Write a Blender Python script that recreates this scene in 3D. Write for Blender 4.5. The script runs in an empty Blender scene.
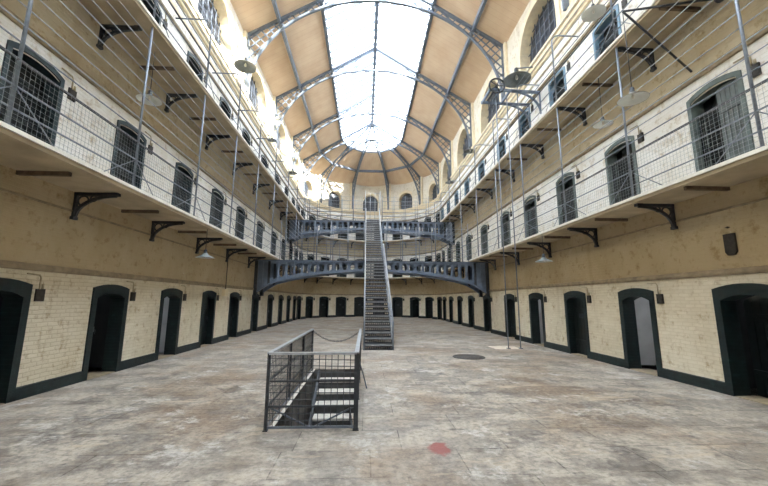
import bpy, math, random
from mathutils import Matrix, Vector
random.seed(7)
PI = math.pi
S = bpy.context.scene
COL = S.collection
R = math.radians

# ------------------------------------------------------------------ dimensions (metres)
W = 6.32                 # half width of the hall
YC = 30.5                # centre of the semicircular end
YF = -6.0                # wall behind the viewpoint
EL, ER = -W + 1.15, W - 0.95   # gallery edges
RC = (EL + ER) / 2
RE = (ER - EL) / 2
Z1, Z2 = 3.93, 7.75      # walking level of the two galleries
SL = 0.11                # gallery slab thickness
RIDGE, SLOPE, SKY = 18.1, 0.62, 2.8
DOORS = [5.95, 8.52, 11.1, 13.7, 16.3, 19.35, 22.35, 25.05, 27.6, 29.9]
POSTS = [4.6, 7.15, 9.75, 12.35, 15.0, 17.8, 20.85, 23.7, 26.4, 29.0]
TRUSS = [9.9, 15.25, 20.6, 25.95, YC]
ADOOR = [-81, -63, -45, -27, -9, 9, 27, 45, 63, 81]
ARCHY = [6.87, 12.22, 17.57, 22.92, 28.0]
AARCH = [-72, -36, 0, 36, 72]
ORD = ['first', 'second', 'third', 'fourth', 'fifth', 'sixth', 'seventh', 'eighth', 'ninth', 'tenth', 'eleventh', 'twelfth']

# ------------------------------------------------------------------ materials
def srgb(r, g, b):
    f = lambda c: (c / 255 / 12.92) if c / 255 <= 0.04045 else ((c / 255 + 0.055) / 1.055) ** 2.4
    return (f(r), f(g), f(b), 1)

class NT:
    def __init__(s, name):
        s.m = bpy.data.materials.new(name); s.m.use_nodes = True
        s.t = s.m.node_tree; s.n = s.t.nodes
        s.b = s.n['Principled BSDF']
    def node(s, typ, **kw):
        n = s.n.new(typ)
        for k, v in kw.items():
            if k.startswith('i_'):
                key = k[2:].replace('_', ' ')
                n.inputs[key].default_value = v
            else: setattr(n, k, v)
        return n
    def link(s, a, b): s.t.links.new(a, b)
    def mix(s, fac, a, b, blend='MIX'):
        n = s.n.new('ShaderNodeMix'); n.data_type = 'RGBA'; n.blend_type = blend
        for sock, v in ((n.inputs[0], fac), (n.inputs[6], a), (n.inputs[7], b)):
            if hasattr(v, 'links'): s.link(v, sock)
            else: sock.default_value = v
        return n.outputs[2]
    def math(s, op, a, b=None, clamp=False):
        n = s.n.new('ShaderNodeMath'); n.operation = op; n.use_clamp = clamp
        for k, v in enumerate((a, b)):
            if v is None: continue
            if hasattr(v, 'links'): s.link(v, n.inputs[k])
            else: n.inputs[k].default_value = v
        return n.outputs[0]
    def ramp(s, fac, stops, interp='LINEAR'):
        n = s.n.new('ShaderNodeValToRGB'); n.color_ramp.interpolation = interp
        e = n.color_ramp.elements
        while len(e) < len(stops): e.new(0.5)
        for x, (p, c) in zip(e, stops): x.position = p; x.color = c if len(c) == 4 else (*c, 1)
        s.link(fac, n.inputs[0]); return n.outputs[0]
    def bump(s, h, strength, dist=0.01):
        n = s.n.new('ShaderNodeBump'); n.inputs['Strength'].default_value = strength; n.inputs['Distance'].default_value = dist
        s.link(h, n.inputs['Height']); s.link(n.outputs[0], s.b.inputs['Normal'])

def simple(name, col, rough=0.6, metal=0.0, noise=0.15, scale=6.0, bump=0.0):
    k = NT(name)
    geo = k.node('ShaderNodeNewGeometry')
    nz = k.node('ShaderNodeTexNoise', i_Scale=scale, i_Detail=5.0)
    k.link(geo.outputs['Position'], nz.inputs['Vector'])
    dark = tuple(c * (1 - noise * 1.6) for c in col[:3]) + (1,)
    lite = tuple(min(1, c * (1 + noise * 1.2)) for c in col[:3]) + (1,)
    c = k.ramp(nz.outputs['Fac'], [(0.3, dark), (0.7, lite)])
    k.link(c, k.b.inputs['Base Color'])
    k.b.inputs['Roughness'].default_value = rough; k.b.inputs['Metallic'].default_value = metal
    if bump: k.bump(nz.outputs['Fac'], bump, 0.02)
    return k.m

def wall_material():
    k = NT('painted_brick')
    geo = k.node('ShaderNodeNewGeometry'); uv = k.node('ShaderNodeTexCoord')
    sep = k.node('ShaderNodeSeparateXYZ'); k.link(geo.outputs['Position'], sep.inputs[0])
    z = k.math('DIVIDE', sep.outputs['Z'], 15.0)
    zc = lambda v: v / 15.0
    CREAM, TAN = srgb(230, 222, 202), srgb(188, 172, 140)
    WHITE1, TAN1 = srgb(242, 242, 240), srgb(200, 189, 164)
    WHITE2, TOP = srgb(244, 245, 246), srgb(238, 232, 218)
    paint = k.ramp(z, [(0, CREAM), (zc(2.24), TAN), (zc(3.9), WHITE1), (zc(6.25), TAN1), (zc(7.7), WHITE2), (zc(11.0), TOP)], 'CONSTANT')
    br = k.node('ShaderNodeTexBrick', offset=0.5, i_Scale=1.0)
    br.inputs['Color1'].default_value = (1, 1, 1, 1); br.inputs['Color2'].default_value = (0.93, 0.92, 0.9, 1); br.inputs['Mortar'].default_value = (0.88, 0.86, 0.81, 1)
    br.inputs['Mortar Size'].default_value = 0.009; br.inputs['Brick Width'].default_value = 0.23; br.inputs['Row Height'].default_value = 0.076
    br.inputs['Mortar Smooth'].default_value = 0.4
    wob = k.node('ShaderNodeTexNoise', i_Scale=3.0, i_Detail=3.0); k.link(uv.outputs['UV'], wob.inputs['Vector'])
    dv = k.node('ShaderNodeVectorMath', operation='MULTIPLY_ADD')
    k.link(wob.outputs['Color'], dv.inputs[0]); dv.inputs[1].default_value = (0.08, 0.05, 0); k.link(uv.outputs['UV'], dv.inputs[2])
    k.link(dv.outputs[0], br.inputs['Vector'])
    # the tan bands are plastered smooth: bricks show only on the painted brickwork
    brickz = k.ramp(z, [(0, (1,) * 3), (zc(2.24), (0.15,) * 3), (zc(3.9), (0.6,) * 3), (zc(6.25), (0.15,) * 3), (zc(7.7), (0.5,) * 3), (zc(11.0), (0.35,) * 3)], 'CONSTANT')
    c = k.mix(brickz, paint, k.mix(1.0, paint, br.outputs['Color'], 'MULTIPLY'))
    n1 = k.node('ShaderNodeTexNoise', i_Scale=0.55, i_Detail=6.0, i_Roughness=0.65); k.link(geo.outputs['Position'], n1.inputs['Vector'])
    n2 = k.node('ShaderNodeTexNoise', i_Scale=5.0, i_Detail=6.0, i_Roughness=0.7); k.link(geo.outputs['Position'], n2.inputs['Vector'])
    c = k.mix(1.0, c, k.ramp(n1.outputs['Fac'], [(0.3, srgb(234, 228, 216)), (0.62, (1, 1, 1))]), 'MULTIPLY')
    c = k.mix(1.0, c, k.ramp(n2.outputs['Fac'], [(0.28, srgb(205, 190, 165)), (0.46, (1, 1, 1))]), 'MULTIPLY')
    # peeling grey-white patches
    n3 = k.node('ShaderNodeTexNoise', i_Scale=2.2, i_Detail=8.0, i_Roughness=0.75); k.link(geo.outputs['Position'], n3.inputs['Vector'])
    c = k.mix(k.ramp(n3.outputs['Fac'], [(0.64, (0,) * 3), (0.7, (0.55,) * 3)]), c, srgb(216, 210, 200))
    # streaks of water stain
    mp = k.node('ShaderNodeMapping'); mp.inputs['Scale'].default_value = (2.2, 2.2, 0.25); k.link(geo.outputs['Position'], mp.inputs[0])
    n4 = k.node('ShaderNodeTexNoise', i_Scale=1.0, i_Detail=4.0); k.link(mp.outputs[0], n4.inputs['Vector'])
    c = k.mix(k.ramp(n4.outputs['Fac'], [(0.6, (0,) * 3), (0.75, (0.4,) * 3)]), c, srgb(160, 138, 100))
    k.link(c, k.b.inputs['Base Color']); k.b.inputs['Roughness'].default_value = 0.75
    h = k.math('MULTIPLY', br.outputs['Fac'], -1.0); h = k.math('MULTIPLY', h, brickz)
    h = k.math('ADD', h, k.math('MULTIPLY', n2.outputs['Fac'], 0.8))
    k.bump(h, 0.9, 0.02)
    return k.m

def floor_material():
    k = NT('worn_flagstone')
    geo = k.node('ShaderNodeNewGeometry')
    mp = k.node('ShaderNodeMapping'); k.link(geo.outputs['Position'], mp.inputs[0])
    br = k.node('ShaderNodeTexBrick', offset=0.37, offset_frequency=2, squash=0.8, squash_frequency=3)
    br.inputs['Scale'].default_value = 1.0; br.inputs['Brick Width'].default_value = 1.25; br.inputs['Row Height'].default_value = 0.62
    br.inputs['Mortar Size'].default_value = 0.008; br.inputs['Mortar Smooth'].default_value = 0.5; br.inputs['Bias'].default_value = 0.0
    br.inputs['Color1'].default_value = srgb(158, 150, 139); br.inputs['Color2'].default_value = srgb(132, 126, 119); br.inputs['Mortar'].default_value = srgb(92, 86, 80)
    k.link(mp.outputs[0], br.inputs['Vector'])
    n0 = k.node('ShaderNodeTexNoise', i_Scale=0.45, i_Detail=7.0, i_Roughness=0.62); k.link(geo.outputs['Position'], n0.inputs['Vector'])
    n1 = k.node('ShaderNodeTexNoise', i_Scale=1.7, i_Detail=9.0, i_Roughness=0.7); k.link(geo.outputs['Position'], n1.inputs['Vector'])
    n2 = k.node('ShaderNodeTexNoise', i_Scale=14.0, i_Detail=8.0, i_Roughness=0.75); k.link(geo.outputs['Position'], n2.inputs['Vector'])
    c = br.outputs['Color']
    c = k.mix(k.ramp(n1.outputs['Fac'], [(0.46, (0,) * 3), (0.56, (0.8,) * 3)]), c, srgb(180, 171, 158))      # worn pale patches
    c = k.mix(k.ramp(n0.outputs['Fac'], [(0.48, (0,) * 3), (0.6, (0.65,) * 3)]), c, srgb(132, 110, 88))       # brown dirt
    c = k.mix(k.ramp(n1.outputs['Color'], [(0.36, (0.85,) * 3), (0.47, (0,) * 3)]), c, srgb(96, 91, 87))     # grey worn
    mp2 = k.node('ShaderNodeMapping'); mp2.inputs['Location'].default_value = (13, 5, 0); k.link(geo.outputs['Position'], mp2.inputs[0])
    n3 = k.node('ShaderNodeTexNoise', i_Scale=1.1, i_Detail=10.0, i_Roughness=0.78); k.link(mp2.outputs[0], n3.inputs['Vector'])
    c = k.mix(k.ramp(n3.outputs['Fac'], [(0.55, (0,) * 3), (0.62, (0.8,) * 3)]), c, srgb(190, 186, 180))       # whitish scuffs
    c = k.mix(1.0, c, k.ramp(n2.outputs['Fac'], [(0.32, (0.5,) * 3), (0.55, (1, 1, 1))]), 'MULTIPLY')
    mp3 = k.node('ShaderNodeMapping'); mp3.inputs['Scale'].default_value = (0.55, 1.7, 1); mp3.inputs['Location'].default_value = (3, 8, 0); k.link(geo.outputs['Position'], mp3.inputs[0])
    n5 = k.node('ShaderNodeTexNoise', i_Scale=1.3, i_Detail=9.0, i_Roughness=0.72); k.link(mp3.outputs[0], n5.inputs['Vector'])
    c = k.mix(k.ramp(n5.outputs['Fac'], [(0.54, (0,) * 3), (0.64, (0.6,) * 3)]), c, srgb(92, 84, 76))        # dark worn streaks
    c = k.mix(k.ramp(n5.outputs['Fac'], [(0.34, (0.7,) * 3), (0.43, (0,) * 3)]), c, srgb(186, 170, 148))     # sandy streaks
    # red paint stain on the slabs
    sub = k.node('ShaderNodeVectorMath', operation='SUBTRACT'); k.link(geo.outputs['Position'], sub.inputs[0]); sub.inputs[1].default_value = (0.44, 4.36, 0)
    sc = k.node('ShaderNodeVectorMath', operation='MULTIPLY'); k.link(sub.outputs[0], sc.inputs[0]); sc.inputs[1].default_value = (1, 0.75, 0)
    ln = k.node('ShaderNodeVectorMath', operation='LENGTH'); k.link(sc.outputs[0], ln.inputs[0])
    nr = k.node('ShaderNodeTexNoise', i_Scale=9.0, i_Detail=5.0); k.link(geo.outputs['Position'], nr.inputs['Vector'])
    d = k.math('ADD', ln.outputs['Value'], k.math('MULTIPLY', k.math('SUBTRACT', nr.outputs['Fac'], 0.5), 0.22))
    c = k.mix(k.ramp(d, [(0.10, (0.85,) * 3), (0.14, (0,) * 3)]), c, srgb(140, 68, 64))
    k.link(c, k.b.inputs['Base Color'])
    k.link(k.ramp(n1.outputs['Fac'], [(0.3, (0.42,) * 3), (0.7, (0.72,) * 3)]), k.b.inputs['Roughness'])
    h = k.math('ADD', k.math('MULTIPLY', br.outputs['Fac'], -0.8), k.math('ADD', n1.outputs['Fac'], k.math('MULTIPLY', n2.outputs['Fac'], 0.4)))
    k.bump(h, 0.5, 0.02)
    return k.m

def ceiling_material():
    k = NT('tan_roof_boards')
    uv = k.node('ShaderNodeTexCoord')
    sep = k.node('ShaderNodeSeparateXYZ'); k.link(uv.outputs['UV'], sep.inputs[0])
    fr = k.math('FRACT', k.math('MULTIPLY', sep.outputs['X'], 3.2))
    line = k.math('LESS_THAN', fr, 0.07)
    nz = k.node('ShaderNodeTexNoise', i_Scale=1.2, i_Detail=5.0); k.link(uv.outputs['UV'], nz.inputs['Vector'])
    c = k.ramp(nz.outputs['Fac'], [(0.35, srgb(216, 188, 158)), (0.65, srgb(226, 203, 175))])
    c = k.mix(k.math('MULTIPLY', line, 0.25), c, srgb(170, 130, 90))
    k.link(c, k.b.inputs['Base Color']); k.b.inputs['Roughness'].default_value = 0.6
    k.bump(k.math('MULTIPLY', line, -1.0), 0.4, 0.01)
    return k.m

def green_brick():
    k = NT('dark_green_paint')
    geo = k.node('ShaderNodeNewGeometry')
    sep = k.node('ShaderNodeSeparateXYZ'); k.link(geo.outputs['Position'], sep.inputs[0])
    fr = k.math('FRACT', k.math('MULTIPLY', sep.outputs['Z'], 13.0)); line = k.math('LESS_THAN', fr, 0.12)
    nz = k.node('ShaderNodeTexNoise', i_Scale=7.0, i_Detail=6.0); k.link(geo.outputs['Position'], nz.inputs['Vector'])
    c = k.ramp(nz.outputs['Fac'], [(0.3, srgb(8, 22, 25)), (0.62, srgb(15, 36, 38)), (0.76, srgb(38, 60, 60))])
    k.link(c, k.b.inputs['Base Color']); k.b.inputs['Roughness'].default_value = 0.5
    k.bump(k.math('ADD', k.math('MULTIPLY', line, -1.0), nz.outputs['Fac']), 0.6, 0.008)
    return k.m

def glass_material():
    k = NT('skylight_glass')
    out = k.n['Material Output']; k.n.remove(k.b)
    tr = k.node('ShaderNodeBsdfTransparent'); tr.inputs[0].default_value = (0.93, 0.95, 0.96, 1)
    gl = k.node('ShaderNodeBsdfGlossy'); gl.inputs['Roughness'].default_value = 0.05
    mx = k.node('ShaderNodeMixShader'); mx.inputs[0].default_value = 0.06
    k.link(tr.outputs[0], mx.inputs[1]); k.link(gl.outputs[0], mx.inputs[2]); k.link(mx.outputs[0], out.inputs['Surface'])
    return k.m

M = {
 'wall': wall_material(), 'floor': floor_material(), 'ceil': ceiling_material(), 'green': green_brick(), 'glass': glass_material(),
 'cream': simple('cream_moulding', srgb(226, 212, 178), 0.7, noise=0.1),
 'creamtop': simple('cream_cornice', srgb(236, 222, 192), 0.7, noise=0.07),
 'stonemould': simple('weathered_moulding', srgb(150, 136, 112), 0.75, noise=0.2),
 'soffit': simple('soffit_plaster', srgb(180, 166, 140), 0.8, noise=0.14, scale=2.0),
 'edge': simple('white_painted_edge', srgb(228, 224, 214), 0.6, noise=0.08),
 'iron': simple('grey_painted_iron', srgb(104, 112, 124), 0.45, 0.1, 0.14, 8),
 'ironlight': simple('pale_worn_iron', srgb(168, 174, 182), 0.4, 0.3, 0.12, 12),
 'blueiron': simple('blue_grey_iron', srgb(112, 126, 146), 0.45, 0.1, 0.12, 5),
 'truss': simple('roof_iron', srgb(112, 122, 136), 0.5, 0.1, 0.1, 5),
 'darkiron': simple('dark_iron', srgb(62, 66, 72), 0.5, 0.2, 0.2, 9),
 'wire': simple('galvanised_wire', srgb(160, 168, 178), 0.4, 0.4, 0.1, 20),
 'rail': simple('galvanised_rail', srgb(128, 136, 148), 0.4, 0.3, 0.12, 12),
 'handrail': simple('dark_handrail', srgb(84, 86, 92), 0.4, 0.2, 0.15, 12),
 'netting': simple('pale_wire_netting', srgb(150, 156, 160), 0.5, 0.2, 0.08, 20),
 'rust': simple('rusted_iron', srgb(110, 94, 78), 0.8, 0.1, 0.2, 10),
 'leaf': simple('near_black_door_paint', srgb(9, 21, 24), 0.45, 0, 0.25, 6, 0.2),
 'leafgrey': simple('grey_door_paint', srgb(96, 104, 104), 0.6, 0, 0.22, 5, 0.2),
 'teal': simple('dark_teal_paint', srgb(30, 50, 57), 0.5, 0, 0.2, 6),
 'greygreen': simple('weathered_grey_green_paint', srgb(98, 110, 108), 0.65, 0, 0.18, 5),
 'blue': simple('pale_blue_paint', srgb(108, 138, 160), 0.55, 0, 0.15, 5),
 'gate': simple('gate_iron', srgb(38, 45, 50), 0.5, 0.2, 0.15, 9),
 'cellwhite': simple('whitewash', srgb(214, 214, 214), 0.85, 0, 0.1, 2, 0.2),
 'void': simple('unlit_cell_plaster', srgb(40, 42, 44), 0.9, 0, 0.2, 3),  # dark version of the whitewashed cell, its shade put into the colour
 'pane': simple('dusty_dark_pane', srgb(58, 62, 72), 0.35, 0, 0.2, 2),  # opaque sheet behind the grille; shade of the open arch painted as dark colour
 'nichetan': simple('niche_plaster', srgb(176, 150, 116), 0.8, 0, 0.12, 2),
 'box': simple('dark_box_iron', srgb(52, 48, 44), 0.6, 0.1, 0.3, 15),
 'pipe': simple('painted_conduit', srgb(176, 164, 136), 0.6, 0, 0.12, 10),
 'shade': simple('enamel_shade_outside', srgb(116, 124, 125), 0.35, 0, 0.12, 8),
 'shadein': simple('enamel_shade_inside', srgb(214, 216, 210), 0.3, 0, 0.06, 8),
 'tread': simple('stair_tread_iron', srgb(74, 76, 82), 0.5, 0.2, 0.22, 9),
 'nosing': simple('worn_bright_nosing', srgb(150, 154, 160), 0.4, 0.4, 0.2, 14),
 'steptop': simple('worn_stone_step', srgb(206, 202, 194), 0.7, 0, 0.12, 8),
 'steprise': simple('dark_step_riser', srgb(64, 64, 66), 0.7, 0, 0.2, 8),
 'manhole': simple('manhole_iron', srgb(84, 80, 78), 0.6, 0.2, 0.25, 25, 0.3),
 'patch': simple('pale_mortar_patch', srgb(206, 194, 178), 0.8, 0, 0.1, 6),
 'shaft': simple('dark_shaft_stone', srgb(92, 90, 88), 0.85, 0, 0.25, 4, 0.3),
 'brass': simple('worn_brass', srgb(190, 172, 130), 0.35, 0.7, 0.15, 20),
}

# ------------------------------------------------------------------ mesh builder
class MB:
    def __init__(s): s.v = []; s.f = []; s.uv = []; s.mi = []; s.cur = 0; s.sm = []
    def face(s, pts, uvs=None, smooth=False):
        b = len(s.v); s.v += [tuple(p) for p in pts]; s.f.append(tuple(range(b, b + len(pts))))
        s.uv.append(uvs); s.mi.append(s.cur); s.sm.append(smooth)
    def box(s, lo, hi):
        x0, y0, z0 = lo; x1, y1, z1 = hi
        b = len(s.v)
        s.v += [(x0,y0,z0),(x1,y0,z0),(x1,y1,z0),(x0,y1,z0),(x0,y0,z1),(x1,y0,z1),(x1,y1,z1),(x0,y1,z1)]
        for q in ((0,3,2,1),(4,5,6,7),(0,1,5,4),(1,2,6,5),(2,3,7,6),(3,0,4,7)):
            s.f.append(tuple(b + i for i in q)); s.uv.append(None); s.mi.append(s.cur); s.sm.append(False)
        return s
    def bar(s, a, b, w, h, up=(0, 0, 1)):
        """a rectangular bar from a to b, w wide across and h along 'up'"""
        a, b = Vector(a), Vector(b); d = (b - a)
        if d.length < 1e-6: return s
        d.normalize(); u = Vector(up)
        if abs(d.dot(u)) > 0.99: u = Vector((0, 1, 0)) if abs(d.y) < 0.9 else Vector((1, 0, 0))
        x = d.cross(u).normalized(); u = x.cross(d).normalized()
        q = [(-w/2, -h/2), (w/2, -h/2), (w/2, h/2), (-w/2, h/2)]
        k = len(s.v)
        for p in (a, b):
            for (i, j) in q: s.v.append(tuple(p + x * i + u * j))
        for f in ((0,1,2,3),(7,6,5,4),(0,4,5,1),(1,5,6,2),(2,6,7,3),(3,7,4,0)):
            s.f.append(tuple(k + i for i in f)); s.uv.append(None); s.mi.append(s.cur); s.sm.append(False)
        return s
    def tube(s, path, r, n=6, closed=False):
        P = [Vector(p) for p in path]; m = len(P); k = len(s.v)
        prev = None
        for i, p in enumerate(P):
            if closed: d = P[(i + 1) % m] - P[i - 1]
            else: d = P[min(i + 1, m - 1)] - P[max(i - 1, 0)]
            d.normalize()
            if prev is None:
                ref = Vector((0, 0, 1)) if abs(d.z) < 0.9 else Vector((1, 0, 0))
                x = d.cross(ref).normalized()
            else: x = (prev - d * prev.dot(d)).normalized()
            prev = x; y = d.cross(x)
            for j in range(n):
                a = 2 * PI * j / n
                s.v.append(tuple(p + (x * math.cos(a) + y * math.sin(a)) * r))
        for i in range(m if closed else m - 1):
            for j in range(n):
                a, b2 = k + i * n + j, k + i * n + (j + 1) % n
                c, d2 = k + ((i + 1) % m) * n + (j + 1) % n, k + ((i + 1) % m) * n + j
                s.f.append((a, b2, c, d2)); s.uv.append(None); s.mi.append(s.cur); s.sm.append(n > 4)
        if not closed:
            s.f.append(tuple(k + j for j in reversed(range(n)))); s.uv.append(None); s.mi.append(s.cur); s.sm.append(False)
            s.f.append(tuple(k + (m - 1) * n + j for j in range(n))); s.uv.append(None); s.mi.append(s.cur); s.sm.append(False)
        return s
    def lathe(s, prof, c=(0, 0, 0), n=24):
        k = len(s.v); m = len(prof)
        for (r, z) in prof:
            for j in range(n):
                a = 2 * PI * j / n; s.v.append((c[0] + r * math.cos(a), c[1] + r * math.sin(a), c[2] + z))
        for i in range(m - 1):
            for j in range(n):
                s.f.append((k + i*n + j, k + i*n + (j+1) % n, k + (i+1)*n + (j+1) % n, k + (i+1)*n + j)); s.uv.append(None); s.mi.append(s.cur); s.sm.append(True)
        return s
    def extrude(s, pts, vec):
        """closed outline pts pushed along vec, with caps"""
        P = [Vector(p) for p in pts]; v = Vector(vec); n = len(P)
        s.face(P); s.face([p + v for p in reversed(P)])
        for i in range(n):
            a, b = P[i], P[(i + 1) % n]; s.face([a, a + v, b + v, b])
        return s
    def mesh(s, name, mats):
        me = bpy.data.meshes.new(name)
        me.from_pydata(s.v, [], s.f)
        for m in mats: me.materials.append(m)
        if any(u is not None for u in s.uv):
            ul = me.uv_layers.new(name='UVMap'); i = 0
            for f, u in zip(s.f, s.uv):
                for q in range(len(f)):
                    ul.data[i].uv = u[q] if u else (0, 0); i += 1
        for p, mi, sm in zip(me.polygons, s.mi, s.sm): p.material_index = mi; p.use_smooth = sm
        me.validate(); me.update()
        return me

def put(name, me, parent=None, loc=None, rz=0):
    o = bpy.data.objects.new(name, me); COL.objects.link(o)
    if loc: o.location = loc
    if rz: o.rotation_euler = (0, 0, rz)
    if parent: o.parent = parent
    return o
def obj(name, mb, mat, parent=None, loc=None, rz=0):
    mats = mat if isinstance(mat, (list, tuple)) else [mat]
    return put(name, mb.mesh(name, [M[m] for m in mats]), parent, loc, rz)
def tag(o, label, cat, group=None):
    o['label'] = label; o['category'] = cat
    if group: o['group'] = group
    return o
def thing(name, label, cat, loc=(0, 0, 0), rz=0, group=None):
    o = put(name, None, None, loc, rz); return tag(o, label, cat, group)
def struct(name, mb, mat):
    o = obj(name, mb, mat); o['kind'] = 'structure'; return o

# a place on the inner face of the U-shaped wall: position and turn, local X along the wall, local +Y into the wall
def at_wall(side, s, z=0.0, off=0.0):
    if side == 'L': return (-W + off, s, z), PI / 2
    if side == 'R': return (W - off, s, z), -PI / 2
    t = R(s); r = W - off
    return (r * math.sin(t), YC + r * math.cos(t), z), -t
def edge_pt(side, s, d=0.0):
    """a point on the gallery edge, d further out over the hall"""
    if side == 'L': return (EL + d, s)
    if side == 'R': return (ER - d, s)
    t = R(s); r = RE - d
    return (RC + r * math.sin(t), YC + r * math.cos(t))
SIDE = {'R': 'hoist wall', 'L': 'wall facing the hoist', 'A': 'curved end wall'}

# ------------------------------------------------------------------ openings
def arch_profile(w, spring, apex, n=8, base=0.0):
    """outline from bottom left over a segmental arch to bottom right, in (x, z)"""
    h = apex - spring; pts = [(-w / 2, base)]
    if h >= w / 2 - 1e-6:
        for i in range(n + 1):
            a = PI - PI * i / n; pts.append((w / 2 * math.cos(a), spring + h * math.sin(a)))
    else:
        rad = (w * w / 4 + h * h) / (2 * h); cz = apex - rad; a0 = math.asin(w / 2 / rad)
        for i in range(n + 1):
            a = -a0 + 2 * a0 * i / n; pts.append((rad * math.sin(a), cz + rad * math.cos(a)))
    pts.append((w / 2, base)); return pts

DW, DS, DA = 0.88, 1.72, 1.83          # ground-floor door opening
UW, US, UA = 0.92, 1.86, 1.95          # gallery door opening
AW, AS, AA, ASILL = 2.9, 0.95, 2.4, 11.2   # clerestory arch (heights above its sill)
AWB, AAB = 1.6, 1.75

def wall_strip(mb, side, centres, storeys):
    """storeys: (z0, z1, centres, halfwidth, profile or None, sill)"""
    def pt(s, z):
        if side == 'L': return (-W, s, z), (s, z)
        if side == 'R': return (W, s, z), (-s, z)
        t = s / W; return (W * math.sin(t), YC + W * math.cos(t), z), (s, z)
    s0, s1 = (YF, YC) if side in 'LR' else (-W * PI / 2, W * PI / 2)
    step = 100 if side in 'LR' else 0.25
    def quad(a, b, za, zb, zc=None, zd=None):
        q = [pt(a, za), pt(b, zb), pt(b, zd if zd is not None else zb), pt(a, zc if zc is not None else za)]
        mb.face([p for p, u in q], [u for p, u in q], False)
    def col(a, b, z0, z1):
        n = max(1, math.ceil((b - a) / step))
        for i in range(n): x0, x1 = a + (b - a) * i / n, a + (b - a) * (i + 1) / n; quad(x0, x1, z0, z0, z1, z1)
    for (z0, z1, cs, prof, sill) in storeys:
        hw = prof[-1][0] if prof else 0
        x = s0
        for c in sorted(cs):
            if c - hw < s0 or c + hw > s1: continue
            col(x, c - hw, z0, z1)
            if sill > z0: col(c - hw, c + hw, z0, sill)
            arc = prof[1:-1]
            for (xa, za), (xb, zb) in zip(arc, arc[1:]): quad(c + xa, c + xb, sill + za, sill + zb, z1, z1)
            x = c + hw
        col(x, s1, z0, z1)

DP = arch_profile(DW + 0.04, DS + 0.02, DA + 0.02)
UP = arch_profile(UW + 0.04, US + 0.02, UA + 0.02)
AP = arch_profile(AW, AS, AA, 14)
APB = arch_profile(AWB, AS, AAB, 14)
for side, nm in (('L', 'wall_left'), ('R', 'wall_right'), ('A', 'wall_back')):
    mb = MB()
    cs = DOORS if side != 'A' else [R(a) * W for a in ADOOR]
    ca = ARCHY if side != 'A' else [R(a) * W for a in AARCH]
    wall_strip(mb, side, cs, [(0, Z1 - 0.05, cs, DP, 0.0), (Z1 - 0.05, Z2 - 0.05, cs, UP, Z1 - 0.05), (Z2 - 0.05, 10.9, cs, UP, Z2 - 0.05),
                              (10.9, 14.4, ca, AP if side != 'A' else APB, ASILL)])
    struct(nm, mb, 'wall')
mb = MB()
mb.face([(-W, YF, 0), (W, YF, 0), (W, YF, 14.2), (0, YF, 18.2), (-W, YF, 14.2)], [(0, 0), (12, 0), (12, 14), (6, 18), (0, 14)])
struct('wall_front', mb, 'wall')

# floor with the stairwell opening
SX0, SX1, SY0, SY1 = -1.68, -0.60, 5.1, 9.15
mb = MB()
for (a, b, c, d) in ((-10, YF - 1, SX0, 42), (SX1, YF - 1, 10, 42), (SX0, YF - 1, SX1, SY0), (SX0, SY1, SX1, 42)):
    mb.face([(a, b, 0), (c, b, 0), (c, d, 0), (a, d, 0)])
struct('floor', mb, 'floor')

# ------------------------------------------------------------------ roof
def rz_(r): return RIDGE - SLOPE * r
FAC = [-90, -54, -18, 18, 54, 90]
mb = MB()
for sgn in (-1, 1):
    for (za, lift) in ((0, 0.0), (1, 0.14)):
        q = [(sgn * SKY, YF, rz_(SKY) + lift), (sgn * SKY, YC, rz_(SKY) + lift), (sgn * 7.2, YC, rz_(7.2) + lift), (sgn * 7.2, YF, rz_(7.2) + lift)]
        mb.face(q, [(p[1], p[0]) for p in q])
    mb.face([(sgn * SKY, YF, rz_(SKY)), (sgn * SKY, YC, rz_(SKY)), (sgn * SKY, YC, rz_(SKY) + 0.14), (sgn * SKY, YF, rz_(SKY) + 0.14)])
for a, b in zip(FAC, FAC[1:]):
    P = lambda t, r, l: (r * math.sin(R(t)), YC + r * math.cos(R(t)), rz_(r) + l)
    for l in (0, 0.14):
        mb.face([P(a, SKY, l), P(b, SKY, l), P(b, 7.4, l), P(a, 7.4, l)], [(0, 0), (1.8, 0), (4.6, 4.6), (-2.8, 4.6)])
    mb.face([P(a, SKY, 0), P(b, SKY, 0), P(b, SKY, 0.14), P(a, SKY, 0.14)])
struct('ceiling', mb, 'ceil')
# skylight: glass, with glazing bars as its children
mb = MB()
for sgn in (-1, 1):
    mb.face([(sgn * SKY, YF, rz_(SKY) + 0.1), (sgn * SKY, YC, rz_(SKY) + 0.1), (0, YC, RIDGE + 0.1), (0, YF, RIDGE + 0.1)])
for a, b in zip(FAC, FAC[1:]):
    mb.face([(SKY * math.sin(R(a)), YC + SKY * math.cos(R(a)), rz_(SKY) + 0.1), (SKY * math.sin(R(b)), YC + SKY * math.cos(R(b)), rz_(SKY) + 0.1), (0, YC, RIDGE + 0.1)])
sky = struct('window_1', mb, 'glass')
mb = MB(); y = YF + 0.3
while y < YC:
    for sgn in (-1, 1): mb.bar((sgn * SKY, y, rz_(SKY) + 0.05), (0, y, RIDGE + 0.05), 0.06, 0.16)
    y += 0.62
for t in (-72, -36, 0, 36, 72): mb.bar((0, YC, RIDGE + 0.05), (SKY * math.sin(R(t)) * .95, YC + SKY * math.cos(R(t)) * .95, rz_(SKY) + 0.1), 0.035, 0.05)
obj('glazing_bar', mb, 'truss', sky)
mb = MB(); mb.bar((0, YF, RIDGE - 0.12), (0, YC, RIDGE - 0.14), 0.2, 0.42)
obj('ridge_beam', mb, 'truss', sky)
mb = MB()
for sgn in (-1, 1): mb.bar((sgn * SKY, YF, rz_(SKY) - 0.02), (sgn * SKY, YC, rz_(SKY) - 0.03), 0.16, 0.18)
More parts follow.
